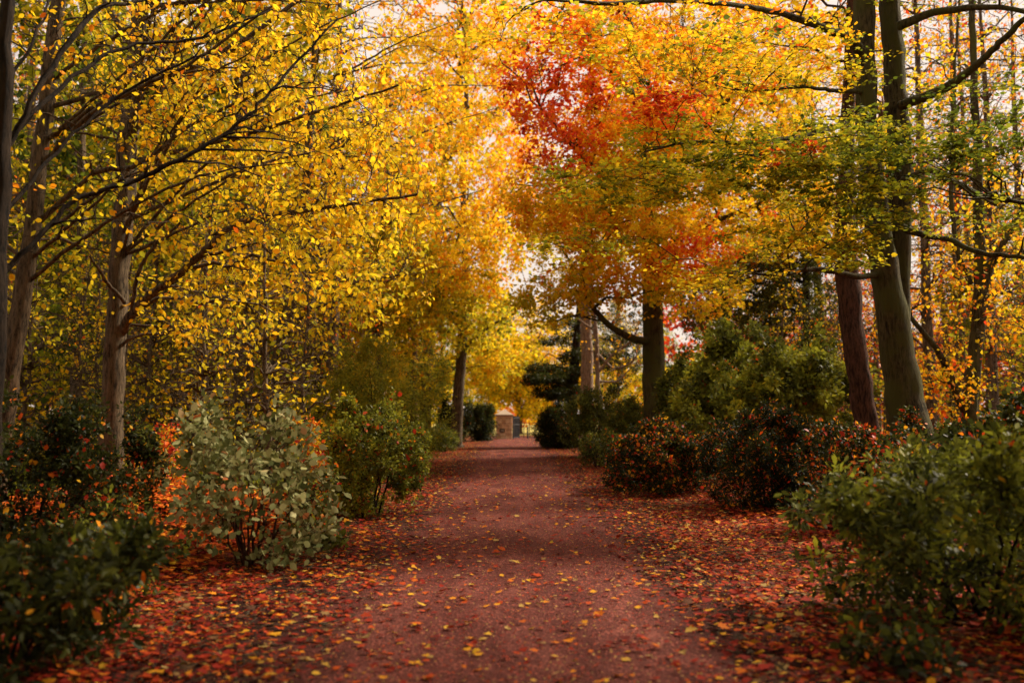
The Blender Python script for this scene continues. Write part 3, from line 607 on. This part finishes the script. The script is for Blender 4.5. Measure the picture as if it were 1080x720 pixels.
# K forked grey trunk at far right
stK=[rooted(23,[(1022,450,8),(1024,420,7.5),(1032,330,7),(1033,250,5.5),(1030,150,4.5),(1026,40,3.5),(1024,-40,3)]),
     L(23,[(1030,330,5),(1045,280,4,22.8),(1068,240,3.4,22.6),(1095,190,2.8,22.4)]),L(23,[(1024,300,3),(1008,255,2.6),(1003,180,2.2),(1008,60,1.6),(1012,0,1.2)])]
stK.append(L(23,[(1018,432,5),(1003,400,4,22.6),(990,372,3.4,22.4),(965,340,2.6,22.2),(950,322,1.8,22)]))
plant('forked_sycamore','grey forked trunk with diagonal limbs right of the twin beech','tree',stK[0][0][0],stK,
  [B(1040,300,23,80,70,2,2,.58,.1),B(1010,190,24,70,60,2,1,.56,.1),B(985,400,22.6,50,40,1.4,1,.62,.08),B(1040,60,24,70,60,2,.3,.5,.1)],30,200,520,3600,.10,T_RH,M_LEAF,M_BARKM,hang=.4,wig=.07)
# tree in the meadow behind the gate
stN=[rooted(92,[(547,452,3.6),(548,440,3.2),(547,425,3),(545,405,2.6),(548,380,2)]),L(92,[(548,436,1.8),(556,428,1.4),(566,420,1)]),L(92,[(547,410,1.8),(530,404,1.4),(515,408,.9)])]
plant('meadow_oak','golden tree with brown trunk standing in the meadow behind the gate','tree',stN[0][0][0],stN,
  [B(540,412,92,36,16,4,3,.48,.06),B(560,405,92,30,22,4,2,.54,.06),B(525,385,92,46,30,5,3,.46,.05),B(566,432,91,22,10,3,1.6,.48,.02),B(550,365,93,56,34,5,3,.48,.05),B(480,395,92,46,34,5,2.6,.45,.05),B(585,370,92,46,36,5,2.6,.52,.06),B(550,335,92,60,24,5,2.,.5,.06),B(600,400,92,40,26,4,2,.48,.05)],
  40,200,1300,21000,.27,T_RH,M_LEAF,M_BARK,twig=.012,seg=1.)

# ------------------------------------------------------------------ evergreen and shrubs
yp=[rooted(50,[(600,440,8),(604,400,6),(608,360,4),(612,300,2)])]
plant('yew_tree','dark drooping yew with branches reaching over the path near the gate','tree',yp[0][0][0],yp,
  [B(604,412,49,30,10,1.6,1.6,.10,.03),B(574,400,48,26,7,1.2,1.3,.10,.03),B(582,414,48,22,6,1.2,1,.10,.03),B(570,388,48.5,16,6,1,.7,.11,.03),B(598,392,49,30,8,1.4,1.2,.10,.03),B(618,375,50,30,9,1.8,1.4,.10,.03),B(600,360,51,34,8,2,1,.11,.03),B(612,342,51,34,9,2,1,.11,.03),B(650,380,51,26,40,2,1.4,.09,.03),B(668,350,53,30,50,2.4,1.6,.09,.03)],
  30,160,900,34000,.12,T_LO,M_EVER,M_BARKD,flat=.3,hang=.5,stray=.003,leaf_tv=.02,group=None)
fp=[rooted(38,[(853,450,5),(852,380,4.4),(850,300,3.6),(848,240,2.6)])]
plant('fir_tree','dark green conifer between the mossy trunk and red-brown trunk','tree',fp[0][0][0],fp,
  [B(852,235,38,26,24,1.4,1,.11,.03),B(845,275,38,42,22,2,1.6,.17,.03),B(835,315,38,60,24,2.4,2.2,.17,.03),B(790,290,38,44,30,2,1.8,.17,.04),B(775,340,38,60,26,2.4,2.2,.18,.04),B(860,355,38,70,28,2.4,2.6,.17,.03),B(740,310,39,30,30,2,1,.18,.04)],
  30,240,1200,30000,.12,T_LO,M_EVER,M_BARKD,flat=.5,hang=.7,stray=.003,leaf_tv=.02)

bush('broadleaf_shrub','low broad-leaved dark shrub in the bottom left corner',-120,166,545,6.0,.95,5200,.078,.08,T_LO,M_EVER,420,.02,.04,.6,lob=9,rag=1,ns=14,seg=.13)
bush('holly_shrub','tall dark small-leaved shrub at the left edge below leaning trunk',-90,158,406,9.8,1.4,30000,.040,.055,T_OV,M_EVER,900,.025,.03,.5,lob=7)
bush('dogwood_shrub','pale sage-leaved open shrub standing in orange leaf litter',172,366,424,10.2,1.0,3300,.080,.46,T_OV,M_SAGE,420,.05,.18,.65,bark=M_BARKR,zlow=.0,hang=0.05,lob=11,ltv=.14,ns=18,sr=.4,rag=1)
bush('rosette_plant','small bright green low plant at path edge below pale shrub',300,368,556,11.4,.35,420,.075,.2,T_OV,M_EVER,60,.0,.03,.7,lob=3,cat='plant')
bush('hydrangea_shrub','small twiggy shrub with orange-red leaves between sage-leaved and rounded shrubs',296,352,432,13,.6,2600,.05,.55,T_OV,M_EVER,240,.1,.18,.6,bark=M_BARKR,lob=4,ltv=.12)
bush('bramble','thin red-brown bramble rising from the orange leaves left of sage-leaved shrub',120,200,440,14.5,.9,2200,.05,.6,T_OV,M_EVER,260,.1,.22,.7,bark=M_BARKR,lob=4,ltv=.12)
bush('box_shrub','rounded small-leaved shrub beside the path left of centre',312,458,424,15.2,1.2,38000,.044,.25,T_OV,M_EVER,1100,.03,.05,.45,lob=6)
bush('broom_bush','tall feathery light green bush behind rounded shrub',336,470,362,27,2.4,44000,.070,.31,T_LO,M_EVER,2200,.004,.03,.5,lob=7,hang=0,ltv=.05)
bush('privet_bush','lower wispy green bush left of the tall feathery one',240,362,388,25,1.8,26000,.065,.30,T_LO,M_EVER,1300,.01,.03,.6,lob=6,hang=0,ltv=.05)
bush('verge_shrub','small green shrub at path edge below slim trunk',436,486,446,44,1.3,16000,.075,.19,T_LO,M_EVER,600,.01,.03,.5)
bush('laurel_bush','dark glossy bush beside the stone gate pillar',488,524,424,64,1.6,16000,.12,.05,T_LO,M_EVER,600,.01,.03,.5)
bush('laurel_bush','dark bush behind the slim trunk left of path',462,496,418,60,1.6,14000,.12,.04,T_LO,M_EVER,600,.01,.03,.5)
bush('rhododendron','dark green bush at right path edge nearest the gate',564,622,424,48,2.2,26000,.11,.07,T_LO,M_EVER,900,.015,.03,.5,lob=6)
bush('rhododendron','broad green bush at foot of the pinkish trunk',592,684,410,37,2.4,36000,.09,.17,T_LO,M_EVER,1200,.015,.04,.45,lob=7)
bush('berberis_shrub','rounded dark shrub dotted with red leaves left of black hedge',634,752,442,20,1.7,52000,.045,.07,T_OV,M_EVER,1300,.10,.03,.4,lob=7)
bush('clipped_yew','low almost black shrub with orange leaves caught on top',738,884,428,16.4,1.4,68000,.044,.03,T_LO,M_EVER,1300,.05,.02,.4,lob=7)
bush('rhododendron','big light green leafy shrub behind the black hedge',700,915,346,25,2.8,42000,.11,.24,T_OV,M_EVER,900,.01,.06,.5,lob=14)
bush('rhododendron','green shrub just right of the mossy trunk',694,770,376,29,1.8,18000,.10,.2,T_OV,M_EVER,700,.01,.04,.5,lob=6)
bush('cotoneaster_shrub','dark shrub with scattered red leaves below the brown trunk',850,990,436,13.4,1.1,28000,.042,.08,T_OV,M_EVER,900,.12,.04,.5,lob=6)
bush('laurel_shrub','large green broad-leaved shrub filling lower right corner',864,1200,455,7.3,1.3,15000,.074,.19,T_LO,M_EVER,1000,.01,.05,.6,lob=13,rag=1,ns=16,seg=.12)
bush('laurel_shrub','dark shrub behind the large green one at right edge',985,1140,425,10.4,1.1,12000,.065,.07,T_OV,M_EVER,600,.06,.03,.5,lob=6)
bush('woodrush_plant','low dark plant at bottom right path edge',868,1010,652,6.0,.5,700,.06,.10,T_OV,M_EVER,130,.08,.03,.6,lob=4,cat='plant')

bush('seedling_shrub','low green seedling shrub between the tall dark shrub and corner shrub',60,190,532,8.4,.7,2600,.05,.12,T_OV,M_EVER,240,.05,.05,.7,lob=6,rag=1)
bush('bramble','straggly green bramble at foot of the rounded shrub beside path',300,352,470,12.6,.7,2200,.05,.2,T_OV,M_EVER,220,.08,.08,.7,lob=5,rag=1)
bush('fern_clump','low fern clump between red-leaved shrub and dark bushes at right',610,650,448,30,1.2,5000,.07,.16,T_LO,M_EVER,320,.05,.05,.6,lob=5,rag=1,cat='fern')
bush('bilberry_shrub','low shrub with bright red leaves in front of the twin beech',900,972,470,11.2,.7,5000,.045,.10,T_OV,M_EVER,380,.22,.05,.6,lob=6,rag=1)
bush('ivy_mound','green ivy mound around the foot of the twin beech',930,1030,440,16.4,.8,9000,.055,.12,T_OV,M_EVER,500,.06,.05,.6,lob=7,rag=1,cat='ivy')
# ------------------------------------------------------------------ woodland behind: prototypes, then copies
def proto(name,label,H,rt,crown,nleaf,size,tone,tv,lo,bark,lean=.0):
    P=np.array([(0,0,-.1),(lean*.3+.05,0,H*.3),(lean*.6-.05,.1,H*.6),(lean,0,H*.95)]); r=[rt*1.2,rt*.85,rt*.55,rt*.15]
    bl=[]
    for k in range(9):
        z=lo+(H-lo)*(k+.5)/9; q=crown*math.sin(math.pi*(.18+.78*(k+.5)/9)); a=k*2.4
        bl.append(BW((lean*z/H+q*.45*math.cos(a),q*.45*math.sin(a),z),(q*.75,q*.75,(H-lo)/9*1.3),q,tone+random.uniform(-.05,.05),tv))
    return plant(name,label,'tree',(0,0),[(P,r)],bl,26,120,520,nleaf,size,T_RH,M_FAR,bark,hang=.4,sides=8,twig=.008,seg=.8)
protos={'amber':proto('woodland_tree','amber tree',13,.17,2.7,12000,.15,.50,.10,2.5,M_BARKW),
 'olive':proto('woodland_tree','olive tree',12,.15,2.6,12000,.15,.36,.09,1.6,M_BARKW,.4),
 'rust':proto('woodland_tree','rust tree',13,.17,2.4,4200,.14,.86,.09,2.2,M_BARKW,-.3),
 'bare':proto('woodland_tree','bare tree',15,.16,2.6,1500,.12,.62,.1,3,M_BARKW,.2),
 'sapling':proto('woodland_sapling','sapling',6,.05,.9,700,.10,.50,.08,.8,M_BARKW,.3)}
used={k:False for k in protos}
def put(kind,x,y,s,label,group,h=1.):
    o=protos[kind]; rz=random.uniform(0,6.28); sc=(s,s,s*h)
    if not used[kind]:
        used[kind]=True; o.location=(x,y,0); o.rotation_euler=(0,0,rz); o.scale=sc; o['label']=label; o['group']=group
    else: copy_tree(o,(x,y,0),rz,sc,label,group)
GL='slender trees of the yellow wood left of the path'; GR='slender trees of the wood right of the path'
LL={'amber':'amber-leaved slender tree in the thick of the wood left of path','olive':'olive-green slender tree in the thick of the wood left of path','sapling':'thin yellow-leaved sapling among the undergrowth left of path','rust':'rust-leaved slender tree in the wood left of path','bare':'nearly bare slender tree in the wood left of path'}
LR={k:v.replace('left of path','right of path').replace('yellow-leaved','orange-leaved') for k,v in LL.items()}
def spots(n,x0,x1,y0,y1,mind,slope=0):
    out=[];t=0
    while len(out)<n and t<4000:
        t+=1; y=random.uniform(y0,y1); x=random.uniform(x0,x1)*(y/y1*(1-slope)+slope) if slope else random.uniform(x0,x1)
        if all((x-a)**2+(y-b)**2>mind**2 for a,b in out): out.append((x,y))
    return out
for x,y in spots(52,-32,-5.5,23,66,2.6): 
    k=random.choices(['amber','olive','rust','bare'],[3,6,1,3])[0]; put(k,x,y,random.uniform(1.05,1.45),LL[k],GL,1.15)
for x,y in spots(46,-17,-4.2,17,36,1.0): put('sapling',x,y,random.uniform(.7,1.3),LL['sapling'],GL)
for x,y in spots(20,10,32,27,66,3.2):
    k=random.choices(['amber','olive','rust','bare'],[0,1,4,7])[0]; put(k,x,y,random.uniform(.75,1.05),LR[k],GR)
for x,y in spots(12,8.5,20,20,36,1.2): put('sapling',x,y,random.uniform(.6,1.),LR['sapling'],GR)
for px,d,sc_ in ((985,27,1.0),(1012,33,1.1),(1048,29,1.),(1078,35,1.1),(940,38,1.2),(868,44,1.2),(1030,44,1.3)): put('bare',gx(px,d),d,sc_,{985:'nearly bare slender tree nearest behind the right limb of the twin beech',1012:'nearly bare slender tree between twin beech and forked sycamore',1048:'nearly bare slender tree just right of the forked sycamore',1078:'nearly bare slender tree cut by the right frame edge',940:'nearly bare slender tree hidden behind the twin beech stems',868:'nearly bare slender tree behind the red-brown trunk',1030:'nearly bare slender tree right behind the forked sycamore'}[px],GR,1.1)
for i,(x,y,s,h,k) in enumerate([(-9,98,1.0,1,'amber'),(-3.2,108,.95,1,'olive'),(7.5,100,.9,1,'amber'),(14,96,1.,1,'olive'),(-6,82,1.0,1.0,'olive'),(8.5,80,.9,1,'amber'),(3,112,.75,1,'amber')]):
    put(k,x,y,s,('golden' if k=='amber' else 'olive')+' tree standing in the meadow beyond the gate','trees in the meadow beyond the gate',h)

def shade_tree(label,x,y,H,r,lo):  # unseen beech added out of view to shade the foreground and frame edges
    P=np.array([(x,y,-.1),(x*.99,y,H*.35),(x*.95,y-.2,H*.65),(x*.92,y-.2,H*.92)]); bl=[]
    for k in range(8):
        a=k*math.pi/4; bl.append(BW((x+r*.55*math.cos(a),y+r*.55*math.sin(a),lo+(H-lo)*(.35+.3*(k%2))),(r*.5,r*.5,(H-lo)*.32),1,.4,.07))
    bl.append(BW((x,y,lo+(H-lo)*.7),(r*.6,r*.6,(H-lo)*.3),1,.45,.06))
    plant('shade_beech',label,'tree',(x,y),[(P,[.34,.26,.2,.08])],bl,26,120,900,21000,.16,T_RH,M_LEAF,M_BARK,hang=.3,flat=.4,twig=.006)
shade_tree('unseen beech added left of the viewpoint to shade the path',-6.6,.2,11,4.6,3.2)
shade_tree('unseen beech added right of the viewpoint to shade the path',6.8,-.2,11,4.6,3.0)
shade_tree('unseen beech added for shade behind the viewpoint at left of path',-4.2,-7.5,12,5,3.5)
shade_tree('unseen beech added for shade behind the viewpoint at right of path',5.,-8,12,5,3.5)
shade_tree('unseen beech added for shade with its crown right above the viewpoint',1.6,-3.4,12.5,4.8,5.2)
shade_tree('tall beech added beyond the laurel at right, unseen crown blocking the sun',8.8,9.6,15,4.4,8.0)
shade_tree('tall unseen beech added right of the viewpoint to block sun from the path',8.6,4.2,14,4.4,5.6)
shade_tree('young beech added for shade just outside the view at left',-6.2,5.2,7.5,2.7,.8)
shade_tree('young beech added for shade just outside the view at right',6.9,5.4,7.5,2.8,1.)
shade_tree('beech added for shade beside the dark corner shrubs outside the view at left',-11.5,7.,10,4.4,1.6)
shade_tree('beech added for shade outside the view at right beyond the laurel',12.,7.5,10,4.4,1.6)
# distant leafy band (one mass)
def band(name,label,x0,x1,y,dep,h,n,size,tone,tv):
    x=rng.uniform(x0,x1,n); yy=y+rng.uniform(0,dep,n); top=h*(1+.18*np.sin(x*.21+y)+.12*np.sin(x*.57)); z=rng.uniform(0,1,n)**.8*top
    k=(np.sin(x*1.1+z*.7)*np.sin(z*1.3-x*.4)+.5*np.sin(x*.37+1)+rng.normal(0,.35,n))>-.25; x,yy,z=x[k],yy[k],z[k]; n=len(x)
    P=np.stack([x,yy,z],1); cl=.06*np.sin(x*.8+z*.9)+.05*np.sin(x*.33-z*.5+2)
    d=rng.normal(size=(n,3)); nn=rng.normal(size=(n,3))
    V,nf,lp,tt=leaves(P,d,nn,size*rng.uniform(.6,1.3,n),np.clip(tone+cl*2+rng.normal(0,tv,n),.02,.98),T_RH)
    o=raw_mesh(name,V,nf,lp,M_LEAF,tone=tt); tag(o,label,'woodland',kind='stuff')
band('distant_wood','far-off yellow and olive wood closing the view at left',-75,-7,70,10,17,90000,.55,.42,.09)
band('distant_wood','far-off rusty wood closing the view at right',12,80,74,8,9,42000,.5,.90,.10)
band('distant_wood','pale gold tree line far beyond the meadow',-60,60,150,14,10,40000,.7,.5,.08)
# undergrowth on the wood floor
def under(name,label,x0,x1,y0,y1,n,h,size,tone,tv):
    x=rng.uniform(x0,x1,n); y=rng.uniform(y0,y1,n); m=np.clip(np.sin(x*1.3+1)*np.sin(y*.9)+np.sin(x*.5+y*.37)*.8+.6,.1,1.8)
    P=np.stack([x,y,hgt(x,y)+rng.uniform(0,1,n)**1.4*h*m],1); d=rng.normal(size=(n,3)); nn=rng.normal(size=(n,3)); nn[:,2]+=.6
    V,nf,lp,tt=leaves(P,d,nn,size*rng.uniform(.6,1.3,n),np.clip(tone+.07*np.sin(x*1.1+y)+rng.normal(0,tv,n),.02,.98),T_RH)
    o=raw_mesh(name,V,nf,lp,M_LEAF,tone=tt); tag(o,label,'undergrowth',kind='stuff')
under('undergrowth','brambles and low scrub on the wood floor at left',-30,-5.5,24,60,50000,1.0,.11,.36,.14)
under('undergrowth','brown and orange scrub on the wood floor at right',8,34,22,60,36000,.9,.11,.80,.2)

# ------------------------------------------------------------------ light, sky, camera
EL,AZ=42,58   # sun ahead and to the right of the camera
w=bpy.data.worlds.new('World'); SC.world=w; w.use_nodes=True; nt=w.node_tree; N=nt.nodes; L_=nt.links
bg=N['Background']; sky=N.new('ShaderNodeTexSky'); sky.sky_type='NISHITA'; sky.sun_disc=False; sky.sun_elevation=R(EL); sky.sun_rotation=R(AZ); sky.dust_density=4; sky.air_density=1.2
tc=N.new('ShaderNodeTexCoord'); n=N.new('ShaderNodeTexNoise'); n.inputs['Scale'].default_value=2.2; n.inputs['Detail'].default_value=5; L_.new(tc.outputs['Generated'],n.inputs[0])
r=ramp(nt,[(.35,(.78,.78,.78)),(.65,(.95,.95,.95))]); L_.new(n.outputs[0],r.inputs[0])
mx=N.new('ShaderNodeMixRGB'); L_.new(r.outputs[0],mx.inputs[0]); L_.new(sky.outputs[0],mx.inputs[1]); mx.inputs[2].default_value=(10.0,8.4,7.2,1)
L_.new(mx.outputs[0],bg.inputs[0]); bg.inputs[1].default_value=.06
sd=bpy.data.lights.new('sun','SUN'); sd.energy=5.0; sd.angle=R(14); sd.color=(1,.86,.66)
so=link(bpy.data.objects.new('sun',sd)); so.rotation_euler=(R(90-EL),0,R(180-AZ)); 
cd=bpy.data.cameras.new('camera'); cam=link(bpy.data.objects.new('camera',cd)); cam.location=(0,0,CAMZ); cam.rotation_euler=(R(90)+PITCH,0,0)
cd.sensor_width=36; cd.lens=36*F/1080; cd.clip_end=3000; cd.clip_start=.05
cd.dof.use_dof=True; cd.dof.focus_distance=14; cd.dof.aperture_fstop=1.2
SC.camera=cam
vs=SC.view_settings; vs.view_transform='Standard'; vs.look='None'; vs.exposure=.88; vs.gamma=1
SC.render.engine='CYCLES'; c=SC.cycles; c.max_bounces=7; c.diffuse_bounces=4; c.glossy_bounces=2; c.transmission_bounces=3; c.transparent_max_bounces=4; c.use_denoising=True; c.caustics_reflective=False; c.caustics_refractive=False
c.use_adaptive_sampling=True; c.adaptive_threshold=.02
